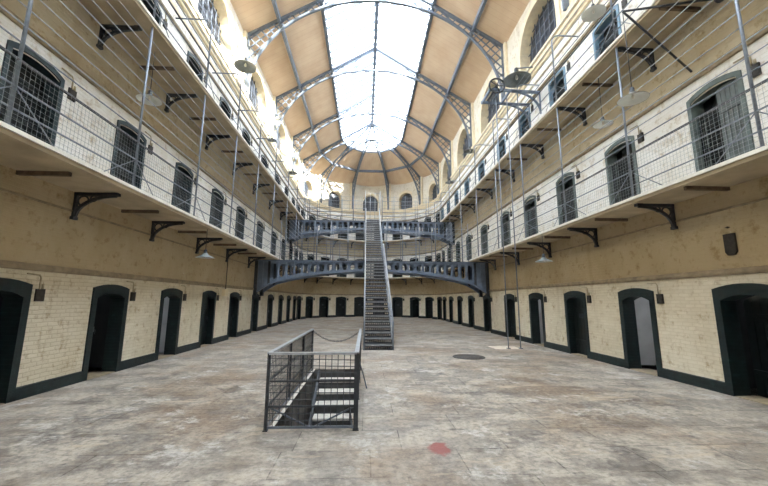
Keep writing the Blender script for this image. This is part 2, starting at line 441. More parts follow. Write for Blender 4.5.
for a, b in zip(FAC, FAC[1:]):
    mb.bar((SKY * math.sin(R(a)), YC + SKY * math.cos(R(a)), rz_(SKY)), (SKY * math.sin(R(b)), YC + SKY * math.cos(R(b)), rz_(SKY)), 0.12, 0.14)
obj('kerb_frame', mb, 'truss', sky)
# purlins
PX = 4.75; ti = 1
def trim(mb, mat):
    global ti
    o = struct('trim_%d' % ti, mb, mat); ti += 1; return o
for sgn in (-1, 1):
    trim(MB().bar((sgn * PX, YF, rz_(PX) - 0.12), (sgn * PX, YC, rz_(PX) - 0.12), 0.14, 0.24), 'truss')
mb = MB()
for a, b in zip(FAC, FAC[1:]):
    P = lambda t: (PX * math.sin(R(t)), YC + PX * math.cos(R(t)), rz_(PX) - 0.12)
    mb.bar(P(a), P(b), 0.14, 0.22)
trim(mb, 'truss')

# trusses: rafter, arched chord, lattice, wall post.  drawn in the (x, z) plane for x > 0
CZ, CA, CB = 11.25, 6.08, 5.15
def arch_z(x): return CZ + CB * math.sqrt(max(0, 1 - (x / CA) ** 2))
def half_truss(kind, f, rmin=0.0):
    """f maps (r, z) to a 3-D point; kind picks the part"""
    mb = MB()
    if kind == 'rafter': mb.bar(f(rmin, rz_(rmin) - 0.07), f(6.25, rz_(6.25) - 0.07), 0.14, 0.13)
    elif kind == 'arch':
        n = 26; pts = []
        for i in range(n + 1):
            a = PI / 2 * i / n; x = CA * math.cos(a)
            if x >= rmin - 0.2: pts.append(f(x, CZ + CB * math.sin(a)))
        for a, b in zip(pts, pts[1:]): mb.bar(a, b, 0.13, 0.09)
    elif kind == 'post': mb.bar(f(6.2, 11.0), f(6.2, rz_(6.2)), 0.14, 0.1)
    else:
        sp = 0.33; w = 0.05
        q = [f(CA * math.cos(PI / 2 * i / 30), CZ + CB * math.sin(PI / 2 * i / 30)) for i in range(29)]
        for a, b in zip(q, q[1:]): mb.bar(a, b, w, .1)
        def inside(x, z): return 0.9 < x < 6.16 and rz_(x) - arch_z(x) > .36 and arch_z(x) < z < rz_(x) - 0.1 and not (x > CA and z < CZ)
        for fam in (1, -1):
            c = -14.0
            while c < 26:
                # line z = fam * x + c * ...
                run = None; x = 0.9
                while x < 6.2:
                    ok = inside(x, fam * x + c)
                    if ok and run is None: run = x
                    if not ok and run is not None:
                        if x - run > 0.05: mb.bar(f(run, fam * run + c), f(x, fam * x + c), w, w)
                        run = None
                    x += 0.02
                c += sp * math.sqrt(2)
    return mb
def side_map(y, sgn): return lambda r, z: (sgn * r, y, z)
NEAR = ['nearly overhead at the hoist lamps', 'x']
tl = ['iron roof truss cut by the top edge of the photo, closest to the camera',
      'iron arched roof truss whose foot meets the wall behind the hoist',
      'iron arched roof truss second behind the hoist',
      'iron arched roof truss third behind the hoist, last full one before the curved end',
      'iron roof truss at the start of the fan of curved end ribs']
for y, lab in zip(TRUSS, tl):
    t = thing('roof_truss', lab, 'roof truss', (0, y, CZ))
    for sgn in (-1, 1):
        f = lambda r, z, s=sgn: (s * r, 0, z - CZ)
        for part in ('rafter', 'arch', 'lattice', 'post'):
            obj({'rafter': 'rafter', 'arch': 'arched_chord', 'lattice': 'lattice', 'post': 'wall_post'}[part], half_truss(part, f), 'truss', t)
rl = {-54: 'outer lattice rib of the fan roof over the wall facing the hoist', -18: 'inner lattice rib of the fan roof before the sunlit end arch',
      18: 'inner lattice rib of the fan roof above the hoist side of the stairs', 54: 'outer lattice rib of the fan roof beside the hoist wall'}
for a in (-54, -18, 18, 54):
    t = thing('roof_rib', rl[a], 'roof rib', (0, YC, CZ))
    f = lambda r, z, s=R(a): (r * math.sin(s), r * math.cos(s), z - CZ)
    for part in ('rafter', 'arch', 'lattice', 'post'):
        obj({'rafter': 'rafter', 'arch': 'arched_chord', 'lattice': 'lattice', 'post': 'wall_post'}[part], half_truss(part, f, 0.15), 'truss', t)

# ------------------------------------------------------------------ mouldings along the wall, following the U
def u_path(off, ya=YF):
    P = [(-W + off, ya)]
    P.append((-W + off, YC))
    for i in range(1, 40):
        t = R(-90 + 180 * i / 40); P.append(((W - off) * math.sin(t), YC + (W - off) * math.cos(t)))
    P += [(W - off, YC), (W - off, ya)]
    return P
def u_mould(prof):
    """prof: closed outline of (offset from the wall, z)"""
    mb = MB(); paths = [u_path(o) for o, z in prof]; n = len(prof)
    for i in range(n):
        j = (i + 1) % n
        for k in range(len(paths[0]) - 1):
            a, b, c, d = paths[i][k], paths[i][k + 1], paths[j][k + 1], paths[j][k]
            mb.face([(*a, prof[i][1]), (*b, prof[i][1]), (*c, prof[j][1]), (*d, prof[j][1])])
    return mb
trim(u_mould([(-.02, 2.18), (.035, 2.2), (.05, 2.24), (.03, 2.3), (-.02, 2.32)]), 'stonemould')
trim(u_mould([(-.02, 3.40), (.02, 3.42), (.02, 3.45), (-.02, 3.46)]), 'stonemould')
trim(u_mould([(-.02, 6.2), (.04, 6.22), (.055, 6.27), (.03, 6.34), (-.02, 6.36)]), 'stonemould')
trim(u_mould([(-.02, 9.86), (.06, 9.88), (.07, 9.94), (.03, 10.0), (-.02, 10.02)]), 'stonemould')
trim(u_mould([(-.02, 10.33), (.05, 10.35), (.06, 10.42), (.02, 10.46), (-.02, 10.47)]), 'creamtop')
trim(u_mould([(-.02, 10.74), (.07, 10.76), (.09, 10.84), (.15, 10.88), (.17, 11.0), (.22, 11.03), (.23, 11.14), (-.02, 11.16)]), 'creamtop')
# pilasters that carry the trusses
pil = []
for y in [4.55] + TRUSS: pil += [('L', y), ('R', y)]
for a in (-54, -18, 18, 54): pil.append(('A', a))
mb = MB(); mb.box((-.28, -.12, 0), (.28, 0.02, 3.05)); mb.box((-.33, -.2, -.03), (.33, 0.02, .12))
me = mb.mesh('pilaster', [M['creamtop']])
for sd, s in pil:
    p, rz = at_wall(sd, s, 11.16); o = put('trim_%d' % ti, me, None, p, rz); o['kind'] = 'structure'; ti += 1

# dark green skirting between the doors
def skirting(name, side):
    mb = MB(); cs = DOORS if side != 'A' else [R(a) * W for a in ADOOR]
    s0, s1 = (YF, YC) if side in 'LR' else (-W * PI / 2, W * PI / 2)
    hw = 0.54; x = s0; spans = []
    for c in cs: spans.append((x, c - hw)); x = c + hw
    spans.append((x, s1))
    def P(s, d, z):
        if side == 'L': return (-W + d, s, z)
        if side == 'R': return (W - d, s, z)
        t = s / W; return ((W - d) * math.sin(t), YC + (W - d) * math.cos(t), z)
    for a, b in spans:
        if b <= a: continue
        n = 1 if side in 'LR' else 5
        for i in range(n):
            p, q = a + (b - a) * i / n, a + (b - a) * (i + 1) / n
            mb.face([P(p, .03, 0), P(q, .03, 0), P(q, .03, .2), P(p, .03, .2)]); mb.face([P(p, .03, .2), P(q, .03, .2), P(q, -.01, .22), P(p, -.01, .22)])
    return struct(name, mb, 'green')
skirting('baseboard_left', 'L'); skirting('baseboard_right', 'R'); skirting('baseboard_back', 'A')

# ------------------------------------------------------------------ doors
def surround(wi, si, ai, wo, so, ao, depth, proud=0.03):
    mb = MB(); I = arch_profile(wi, si, ai); O = arch_profile(wo, so, ao)
    n = len(I)
    for i in range(n - 1):
        a, b, c, d = I[i], I[i + 1], O[i + 1], O[i]
        mb.face([(d[0], -proud, d[1]), (c[0], -proud, c[1]), (b[0], -proud, b[1]), (a[0], -proud, a[1])])
        mb.face([(a[0], -proud, a[1]), (b[0], -proud, b[1]), (b[0], depth, b[1]), (a[0], depth, a[1])])
        mb.face([(d[0], -proud, d[1]), (d[0], .02, d[1]), (c[0], .02, c[1]), (c[0], -proud, c[1])])
    return mb
def leaf_mb(w, s, a, x0=0.0):
    """plank door, hinge edge at x = x0, standing at y = 0"""
    mb = MB(); P = [(x + w / 2 + x0, 0.0, z) for x, z in arch_profile(w, s, a, base=0.02)]
    mb.extrude(P, (0, .05, 0))
    n = 5
    for i in range(n):
        xa = x0 + w * i / n + .008; xb = x0 + w * (i + 1) / n - .008
        mb.box((xa, -.012, .04), (xb, 0, s - .03))
    for z in (.35, 1.35): mb.box((x0 + .03, -.035, z), (x0 + w - .03, -.01, z + .13))
    for z in (.41, 1.41):
        for i in range(5):
            x = x0 + .1 + (w - .2) * i / 4; mb.box((x - .012, -.045, z - .012), (x + .012, -.03, z + .012))
    return mb
def lock_mb(w, x0=0.0):
    mb = MB(); mb.box((x0 + w - .2, -.055, .93), (x0 + w - .05, -.01, 1.05)); mb.tube([(x0 + w - .16, -.06, 1.0), (x0 + w - .16, -.1, .98), (x0 + w - .16, -.1, .88)], .009); return mb
def hatch_mb(w, x0=0.0):
    mb = MB(); mb.box((x0 + w / 2 - .1, -.05, 1.16), (x0 + w / 2 + .1, -.01, 1.3)); mb.tube([(x0 + w / 2, -.07, 1.23), (x0 + w / 2 + .04, -.07, 1.23)], .015); return mb
def cell_mb():
    mb = MB(); w, d, h = 0.98, 3.4, 2.5; y0 = .3
    I = arch_profile(DW, DS, DA)
    mb.face([(-w, y0, 0), (w, y0, 0), (w, d, 0), (-w, d, 0)])
    for s in (-1, 1): mb.face([(s * w, y0, 0), (s * w, d, 0), (s * w, d, 2.0), (s * w, y0, 2.0)])
    m = 8
    for i in range(m):
        a, b = PI * i / m, PI * (i + 1) / m
        mb.face([(w * math.cos(a), y0, 2 + .5 * math.sin(a)), (w * math.cos(b), y0, 2 + .5 * math.sin(b)), (w * math.cos(b), d, 2 + .5 * math.sin(b)), (w * math.cos(a), d, 2 + .5 * math.sin(a))])
    # back wall round the cell's own small window
    for (a, b, c, e) in ((-w, 0, -.3, 2.55), (.3, 0, w, 2.55), (-.3, 0, .3, 1.55), (-.3, 2.1, .3, 2.55)):
        mb.face([(a, d, b), (c, d, b), (c, d, e), (a, d, e)])
    # the inside of the front wall round the doorway
    for (a, b, c, e) in ((-w, 0, -DW / 2, 2.55), (DW / 2, 0, w, 2.55), (-DW / 2, DA, DW / 2, 2.55)):
        mb.face([(a, y0, b), (a, y0, e), (c, y0, e), (c, y0, b)])
    return mb
def gate_mb(w, s, a):
    mb = MB(); h = w / 2 - .03
    for i in range(13):
        x = -h + 2 * h * i / 12; top = 1.5
        mb.bar((x, 0, .02), (x, 0, top), .009 if i % 12 else .04, .009 if i % 12 else .03)
    for i in range(21): mb.bar((-h, 0, .05 + i * .07), (h, 0, .05 + i * .07), .009, .009, (0, 1, 0))
    for z in (.05, .8, 1.5): mb.bar((-h, 0, z), (h, 0, z), .03, .04, (0, 1, 0))
    return mb
ME = {}
ME['ground'] = surround(DW, DS, DA, DW + .27, 1.94, 2.03, .3).mesh('door_surround', [M['green']])
for k in ('teal', 'greygreen', 'blue'): ME[k] = surround(UW, US, UA, UW + .16, 1.93, 2.05, .3).mesh('door_surround', [M[k]])
ME['leaf'] = leaf_mb(DW, DS, DA).mesh('leaf', [M['leaf']]); ME['lock'] = lock_mb(DW).mesh('lock', [M['darkiron']]); ME['hatch'] = hatch_mb(DW).mesh('hatch', [M['darkiron']])
ME['leafr'] = leaf_mb(DW, DS, DA, -DW).mesh('leaf', [M['leaf']]); ME['uleaf'] = leaf_mb(UW, US, UA).mesh('leaf', [M['leaf']]); ME['uleafgrey'] = leaf_mb(UW, US, UA).mesh('leaf', [M['leafgrey']]); ME['ulock'] = lock_mb(UW).mesh('lock', [M['darkiron']])
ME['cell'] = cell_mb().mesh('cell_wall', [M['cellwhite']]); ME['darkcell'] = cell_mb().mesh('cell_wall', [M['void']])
ME['halfleaf'] = leaf_mb(.44, US, UA - .05).mesh('leaf', [M['leafgrey']])
ME['gate'] = gate_mb(UW, US, UA).mesh('gate', [M['gate']])
mb = MB(); mb.box((-.5, .38, -.02), (.5, .42, 2.0)); ME['void'] = mb.mesh('inner_wall', [M['void']])
mb = MB(); mb.box((-.43, -.02, 0), (.43, .5, .012)); ME['sill'] = mb.mesh('threshold', [M['stonemould']])
ME['stud'] = MB().lathe([(0, -.02), (.018, -.016), (.022, 0)], n=10).mesh('stud', [M['edge']])
dn = 1
OPEN = {('R', 1): 84, ('R', 3): 62, ('L', 2): 80, ('A', 7): 70, ('A', 8): 60}
AJAR = {('L', 1): 22, ('L', 0): 14, ('R', 0): 10}
def door(side, i, s, level):
    global dn
    z = (0, Z1, Z2)[level]
    p, rz = at_wall(side, s, z)
    if level == 0: d = put('door_%d' % dn, ME['ground'], None, p, rz)
    else:
        k = {('L', 1): 'teal', ('R', 1): 'greygreen', ('A', 1): 'teal', ('L', 2): 'teal', ('R', 2): 'blue', ('A', 2): 'teal'}[(side, level)]
        d = put('door_%d' % dn, ME[k], None, p, rz)
    d['kind'] = 'structure'; dn += 1
    if level == 0:
        op = OPEN.get((side, i), AJAR.get((side, i), 0))
        lf = put('leaf', ME['leafr' if (side == 'R' and op) else 'leaf'], d, ((DW / 2 if side == 'R' and op else -DW / 2), .2 if op == 0 else .27, 0), R(-op if side == 'R' else op))
        if not (side == 'R' and op): put('lock', ME['lock'], lf); put('hatch', ME['hatch'], lf)
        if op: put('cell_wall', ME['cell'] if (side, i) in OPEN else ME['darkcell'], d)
        put('threshold', ME['sill'], d)
    else:
        put('gate', ME['gate'], d, (0, .1, 0))
        lf = put('leaf', ME['uleaf'], d, (-UW / 2, .27, 0))  # closed near-black leaf; its dark colour stands in for the shaded cell interior
        if (side, level) == ('R', 1) and i == 0: put('leaf', ME['halfleaf'], d, (0.0, .06, 0))
        put('lock', ME['ulock'], lf)
    return d
for level in (0, 1, 2):
    for side in 'LR':
        for i, s in enumerate(DOORS): door(side, i, s, level)
    for i, a in enumerate(ADOOR): door('A', i, a, level)

# clerestory arches
def niche(w, s, a, depth=0.45):
    mb = MB(); I = arch_profile(w, s, a, 14); O = arch_profile(w + .5, s, a + .25, 14)
    for i in range(len(I) - 1):
        p, q, r_, t = I[i], I[i + 1], O[i + 1], O[i]
        mb.face([(t[0], -.05, t[1]), (r_[0], -.05, r_[1]), (q[0], -.05, q[1]), (p[0], -.05, p[1])])
        mb.face([(p[0], -.05, p[1]), (q[0], -.05, q[1]), (q[0], depth, q[1]), (p[0], depth, p[1])])
        mb.face([(t[0], -.05, t[1]), (t[0], .02, t[1]), (r_[0], .02, r_[1]), (r_[0], -.05, r_[1])])
    mb.face([(-w / 2, -.05, 0), (w / 2, -.05, 0), (w / 2, depth, 0), (-w / 2, depth, 0)])
    return mb
wn = 2
for (w, a, key) in ((AW, AA, 'side'), (AWB, AAB, 'back')):
    ME['n' + key] = niche(w, AS, a).mesh('niche', [M['creamtop']])
    mb = MB(); mb.face([(x, .42, z) for x, z in arch_profile(w, AS, a, 14)]); ME['p' + key] = mb.mesh('pane', [M['pane']])
    mb = MB()
    for i in range(1, 8):
        x = -w / 2 + w * i / 8; top = AS + (a - AS) * math.sqrt(max(0, 1 - (x / (w / 2)) ** 2)); mb.bar((x, .35, 0), (x, .35, top), .035, .035)
    for z in [q * a for q in (.15, .3, .5, .68, .85)]:
        hw = w / 2 if z <= AS else w / 2 * math.sqrt(max(0, 1 - ((z - AS) / (a - AS)) ** 2)); mb.bar((-hw, .35, z), (hw, .35, z), .03, .03, (0, 1, 0))
    ME['g' + key] = mb.mesh('grille', [M['iron']])
for side, ss in (('L', ARCHY), ('R', ARCHY), ('A', AARCH)):
    for s in ss:
        p, rz = at_wall(side, s, ASILL); k = 'back' if side == 'A' else 'side'
        o = put('window_%d' % wn, ME['n' + k], None, p, rz); o['kind'] = 'structure'; wn += 1
        put('pane', ME['p' + k], o); put('grille', ME['g' + k], o)

# ------------------------------------------------------------------ galleries
def edge_path(d=0.0, ya=YF, yb=YC, both=True):
    P = [(EL + d, ya), (EL + d, YC)]
    for i in range(1, 40):
        t = R(-90 + 180 * i / 40); P.append((RC + (RE - d) * math.sin(t), YC + (RE - d) * math.cos(t)))
    return P + [(ER - d, YC), (ER - d, ya)]
for z, lab in ((Z1, 'lower gallery walkway running round the hall above the ground-floor doors'), (Z2, 'upper gallery walkway running round the hall above the lower gallery')):
    t = thing('gallery_walkway', lab, 'walkway', (0, 0, z))
    mb = MB(); I = edge_path(); O = u_path(0.0)
    for k in range(len(I) - 1):
        a, b, c, d = I[k], I[k + 1], O[k + 1], O[k]
        for zz in (0, -SL): mb.face([(*a, zz), (*b, zz), (*c, zz), (*d, zz)])
        mb.face([(*a, 0), (*b, 0), (*b, -SL), (*a, -SL)])
    obj('slab', mb, 'soffit', t)
    mb = MB(); J = edge_path(0.03)
    K = edge_path(-0.12)
    for k in range(len(I) - 1):
        mb.face([(*J[k], .02), (*J[k + 1], .02), (*J[k + 1], -.04), (*J[k], -.04)])
        mb.face([(*J[k], .02), (*J[k + 1], .02), (*K[k + 1], .02), (*K[k], .02)])
        mb.face([(*J[k], -.04), (*J[k + 1], -.04), (*I[k + 1], -.04), (*I[k], -.04)])
    obj('edge_strip', mb, 'edge', t)

# brackets
mb = MB(); mb.bar((0, -.03, -.52), (0, -.03, 0), .07, .05, (0, 1, 0)); mb.box((-.06, -.07, -.56), (.06, 0, -.5)); ME['bleg'] = mb.mesh('wall_leg', [M['darkiron']])
mb = MB(); mb.bar((0, 0, -.035), (0, -.8, -.03), .07, .07); mb.box((-.05, -.85, -.06), (.05, -.72, 0)); ME['barm'] = mb.mesh('arm', [M['darkiron']])
mb = MB(); pts = []
for i in range(13):
    a = PI / 2 * i / 12; pts.append((0, -.05 - .75 * (1 - math.cos(a)), -.5 + .44 * math.sin(a)))
for a, b in zip(pts, pts[1:]): mb.bar(a, b, .06, .05, (1, 0, 0))
c = Vector((0, -.17, -.17)); ring = [(0, c.y + .1 * math.cos(2 * PI * i / 14), c.z + .1 * math.sin(2 * PI * i / 14)) for i in range(14)]
mb.tube(ring, .018, 5, True)
ring = [(0, -.36 + .06 * math.cos(2 * PI * i / 12), -.12 + .06 * math.sin(2 * PI * i / 12)) for i in range(12)]
mb.tube(ring, .016, 5, True)
ME['bbrace'] = mb.mesh('scroll_brace', [M['darkiron']])
def bracket(side, s, level, lab):
    p, rz = at_wall(side, s, (0, Z1, Z2)[level] - SL)
    t = thing('gallery_bracket', lab, 'bracket', p, rz, 'iron brackets under the %s gallery' % ('x', 'lower', 'upper')[level])
    put('wall_leg', ME['bleg'], t); put('arm', ME['barm'], t); put('scroll_brace', ME['bbrace'], t)
mb = MB(); mb.box((-.032, -.85, -.07), (.032, 0.02, 0)); ME['stub'] = mb.mesh('stub_beam', [M['rust']])
for level, lv in ((1, 'lower'), (2, 'upper')):
    for side in 'RL':
        n = 0
        for s in POSTS:
            if s < 5 or (level == 2 and s == 26.4): continue
            bracket(side, s, level, '%s dark iron scroll bracket under the %s gallery from the camera, %s' % (ORD[n], lv, SIDE[side])); n += 1
        n = 0
        for i, s in enumerate(DOORS):
            p, rz = at_wall(side, s, (0, Z1, Z2)[level] - SL)
            o = put('stub_beam', ME['stub'], None, p, rz)
            tag(o, 'rusty stub beam under the %s gallery above the %s door bay, %s' % (lv, ORD[i], SIDE[side]), 'beam', 'stub beams under the %s gallery' % lv)
    for n, a in enumerate((72, 54, 36, 18, 0, -18, -36, -54, -72)):
        bracket('A', a, level, '%s bracket of the %s gallery on the curved end, counted from the hoist side' % (ORD[n], lv))

# fences: posts, rails and wires
RAILS = [(.30, .013, 'rail'), (.62, .015, 'rail'), (1.0, .022, 'handrail'), (1.26, .012, 'rail')]
def fence(side, level):
    z0 = (0, Z1, Z2)[level]; lv = ('', 'lower', 'upper')[level]
    top = (Z2 - SL) if level == 1 else 10.3
    hs = {'R': 'along the hoist wall', 'L': 'along the wall facing the hoist', 'A': 'round the curved end'}[side]
    t = thing('gallery_fence', 'full-height fence of posts and wires on the %s gallery %s' % (lv, hs), 'fence', (0, 0, z0), 0)
    def line(d=-0.06):
        if side in 'LR': return [(*edge_pt(side, 1.5, d), 0), (*edge_pt(side, YC, d), 0)]
        return [(*edge_pt('A', -90 + 180 * i / 30, d), 0) for i in range(31)]
    L = line()
    hs = list(RAILS); z = 1.52
    while z0 + z < top - .1: hs.append((z, .0095 if side != 'A' else .011, 'wire')); z += .27
    for (z, r, m) in hs: obj('rail' if m != 'wire' else 'wire', MB().tube([(x, y, z) for x, y, _ in L], r, 6), m, t)
    ps = POSTS if side in 'LR' else [-72, -54, -36, -18, 0, 18, 36, 54, 72]
    for s in ps:
        x, y = edge_pt(side, s, -0.06)
        mb = MB()
        if level == 1: mb.tube([(x, y, .02), (x, y, top - z0)], .024, 8)
        else:
            pw, _ = at_wall(side, s, 0, .0)
            q = [(x, y, .02)]
            for i in range(7):
                a = PI / 2 * i / 6; k = .25 * (1 - math.cos(a)) / math.hypot(pw[0] - x, pw[1] - y)
                q.append((x + (pw[0] - x) * k, y + (pw[1] - y) * k, 2.15 + .25 * math.sin(a)))
            q.append((pw[0], pw[1], 2.4)); mb.tube(q, .024, 8)
        mb.box((x - .05, y - .05, .02), (x + .05, y + .05, .05))
        po = obj('post', mb, 'rail', t)
        if side in 'LR':
            sg = 1 if side == 'L' else -1
            mb = MB(); mb.tube([(x, y, .62), (x, y + .75, .02)], .009, 5); mb.tube([(x, y, .62), (x - sg * .55, y - .5, .03)], .009, 5)
            obj('brace', mb, 'rail', po)
    if side in 'LR' and level == 1:
        mb = MB(); yb = 20.5; y = 3.0; x = EL + .0 if side == 'L' else ER - .0; st = .075
        while y < yb: mb.tube([(x, y, .03), (x, y, .98)], .0024, 3); y += st
        z = .06
        while z < 1.0: mb.tube([(x, 3.0, z), (x, yb, z)], .0024, 3); z += st
        obj('netting', mb, 'netting', t)
for level in (1, 2):
    for side in 'RLA': fence(side, level)

# small iron boxes and conduit beside the doors
mb = MB(); mb.box((-.085, -.03, -.11), (.085, .02, .11)); mb.box((-.07, -.036, -.09), (.07, -.028, .09)); ME['wbox'] = mb.mesh('case', [M['box']])
def cond(h):
    mb = MB(); mb.tube([(-.03, -.02, .1), (-.03, -.02, h - .05), (-.06, -.02, h), (-.3, -.02, h + .01)], .014, 6); mb.tube([(.03, -.02, .11), (.03, -.02, .2)], .02, 6); return mb
ME['wcon'] = cond(.36).mesh('conduit', [M['pipe']])
for level, lv in ((0, 'ground-floor'), (1, 'lower-gallery'), (2, 'upper-gallery')):
    for side in 'RLA':
        for i, s in enumerate(DOORS if side != 'A' else ADOOR):
            if side == 'A' and level: continue
            if level and i > 6: continue
            p, rz = at_wall(side, s, (0, Z1, Z2)[level] + 1.76)
            dx = .75; p = (p[0] + dx * math.cos(rz), p[1] + dx * math.sin(rz), p[2])
            if side == 'A': p, rz = at_wall('A', s + R(1) * 0 + math.degrees(.70 / W), 1.76)
            if side == 'A': frm = '%s door of the curved end from the side facing the hoist' % ORD[i]
            else: frm = '%s %s door from the camera, %s' % (ORD[i], lv, SIDE[side])
            t = thing('wall_box', ('small iron box beside ' if side == 'A' else 'small dark iron box beside the ') + frm, 'wall box', p, rz, 'iron boxes beside the %s doors' % lv)
            put('case', ME['wbox'], t); put('conduit', ME['wcon'], t)

# ------------------------------------------------------------------ bridges
def girder(mb, x0, x1, ztop, fbot, y, th, nh):
    """web with one rounded hole per bay, flanges top and bottom"""
    dx = (x1 - x0) / nh; m = 20
    for i in range(nh):
        xa, xb = x0 + dx * i, x0 + dx * (i + 1); cx = (xa + xb) / 2
        zb = (fbot(xa) + fbot(xb)) / 2; zt = ztop; h = (zt - zb) * .74 - .03; w = abs(dx) * .70
        cz = (zt + zb) / 2 + .02; hr = min(w / 2, h / 2); st = max(0, h / 2 - hr)
        inn, out = [], []
        for j in range(m):
            a = 2 * PI * (j + .5) / m; ca, sa = math.cos(a), math.sin(a)
            inn.append((cx + w / 2 * ca, cz + hr * sa + (st if sa > 0 else -st)))
            k = min(abs(dx) / 2 / max(1e-6, abs(ca)), 1e9)
            sx, sz = (ca * abs(dx) / 2 / max(abs(ca), abs(sa)), sa / max(abs(ca), abs(sa)))
            X = cx + sx; bot = fbot(X); Z = cz + sz * ((zt - cz) if sz > 0 else (cz - bot))
            out.append((X, Z))
        for yy in (y, y + th):
            for j in range(m):
                a, b = j, (j + 1) % m
                mb.face([(inn[a][0], yy, inn[a][1]), (inn[b][0], yy, inn[b][1]), (out[b][0], yy, out[b][1]), (out[a][0], yy, out[a][1])])
        for j in range(m):
            a, b = j, (j + 1) % m
            mb.face([(inn[a][0], y, inn[a][1]), (inn[b][0], y, inn[b][1]), (inn[b][0], y + th, inn[b][1]), (inn[a][0], y + th, inn[a][1])])
        # corners of the bay
        for sx in (xa, xb):
            for zt2, zz in ((zt, 1), (fbot(sx), -1)):
                for yy in (y, y + th):
                    c1 = min((o for o in out), key=lambda o: abs(o[0] - sx) + abs(o[1] - zt2))
                    near = sorted(out, key=lambda o: (o[0] - sx) ** 2 + (o[1] - zt2) ** 2)[:2]
                    mb.face([(near[0][0], yy, near[0][1]), (sx, yy, zt2), (near[1][0], yy, near[1][1])])
        # flanges and stiffener
        mb.bar((xa, y + th / 2, zt), (xb, y + th / 2, zt), .2, .05)
        mb.bar((xa, y + th / 2, fbot(xa)), (xb, y + th / 2, fbot(xb)), .2, .05)
        mb.box((min(xa, xb) - .02 if False else xa - .02, y - .03, fbot(xa)), (xa + .02, y + th + .03, zt))
def bridge(zt, y0, y1, zc, ze, lab, gap0, gap1):
    t = thing('iron_bridge', lab, 'bridge', (0, y0, 0))
    tab = [(0, 0), (.5, 0), (2.46, .13), (3.73, .31), (4.73, .5), (5.43, .68), (5.92, .98), (6.32, 1.25)]
    def fb(x):
        x = abs(x)
        for (a, u), (b, v) in zip(tab, tab[1:]):
            if x <= b: return zc - ze * (u + (v - u) * (x - a) / (b - a))
        return zc - ze * 1.25
    EN = 5.5
    for y in (0, y1 - y0 - .05):
        for (xa, xb) in ((gap0, -EN), (gap1, EN)):
            mb = MB(); girder(mb, xa, xb, zt, fb, y, .05, 12)
            sg = 1 if xb > 0 else -1; q = [sg * v for v in (5.5, 5.7, 5.92, 6.12, 6.3)]
            mb.extrude([(x, y, fb(x)) for x in q] + [(q[-1], y, zt), (q[0], y, zt)], (0, .05, 0))
            for a, b in zip(q, q[1:]): mb.bar((a, y + .025, fb(a)), (b, y + .025, fb(b)), .2, .06)
            mb.bar((q[0], y + .025, zt), (q[-1], y + .025, zt), .2, .05); mb.box((min(sg * 5.88, sg * 5.94), y - .04, fb(5.9)), (max(sg * 5.88, sg * 5.94), y + .09, zt))
            obj('arched_girder', mb, 'blueiron', t)
    for sgn, g in ((-1, gap0), (1, gap1)):
        mb = MB(); a, b = sorted((g, sgn * W)); mb.box((a, -.06, zt + .02), (b, y1 - y0 + .06, zt + .05)); obj('deck', mb, 'darkiron', t)
        mb = MB()
        for yy in (0.0, (y1 - y0) - .05):
            mb.box(*[tuple(v) for v in ((min(sgn * 6.31, sgn * 6.15), yy - .1, fb(6.3) - .12), (max(sgn * 6.31, sgn * 6.15), yy + .15, zt))])
            mb.box((min(sgn * 5.62, sgn * 5.5), yy - .06, fb(5.6)), (max(sgn * 5.62, sgn * 5.5), yy + .11, zt))
        mb.box((min(sgn * 6.31, sgn * 6.26), 0, fb(6.3) + .1), (max(sgn * 6.31, sgn * 6.26), y1 - y0, zt))
        obj('wall_bearing', mb, 'darkiron', t)
    mb = MB(); mb.box((gap0, .25, zt + .02), (gap1, y1 - y0 + .06, zt + .07)); obj('landing', mb, 'darkiron', t)
    return t
BY0, BY1 = 18.95, 20.15
CY0, CY1 = 25.95, 27.1
bridge(Z1 - .17, BY0, BY1, 3.26, 1.0, 'lower blue-grey iron bridge with oval holes, crossed by the central stairs', -.54, .68)
bridge(Z2 - .17, CY0, CY1, 6.95, .75, 'upper blue-grey iron bridge with oval holes, behind the top of the stairs', -.54, .80)
# fences on the bridges
def bridge_fence(z0, y0, y1, hi, lab, gap0, gap1):
    t = thing('bridge_fence', lab, 'fence', (0, y0, z0))
    for yy in (0.03, y1 - y0 - .03):
        for (xa, xb) in ((gap0, EL + .12), (gap1, ER - .12)):
            z = .3
            while z < hi:
                obj('rail' if z < 1.2 else 'wire', MB().tube([(xa, yy, z), (xb, yy, z)], .012 if z < 1.2 else .008, 6), 'rail' if z < 1.2 else 'wire', t); z += .3
            n = 5
            for i in range(n + 1):
                x = xa + (xb - xa) * i / n; obj('post', MB().tube([(x, yy, 0), (x, yy, hi + .05)], .018, 6), 'rail', t)
bridge_fence(Z1 - .1, BY0, BY1, 2.1, 'thin wire fence standing on the lower iron bridge', -.54, .68)
bridge_fence(Z2 - .05, CY0, CY1, 1.9, 'thin wire fence standing on the upper iron bridge', -.54, .80)

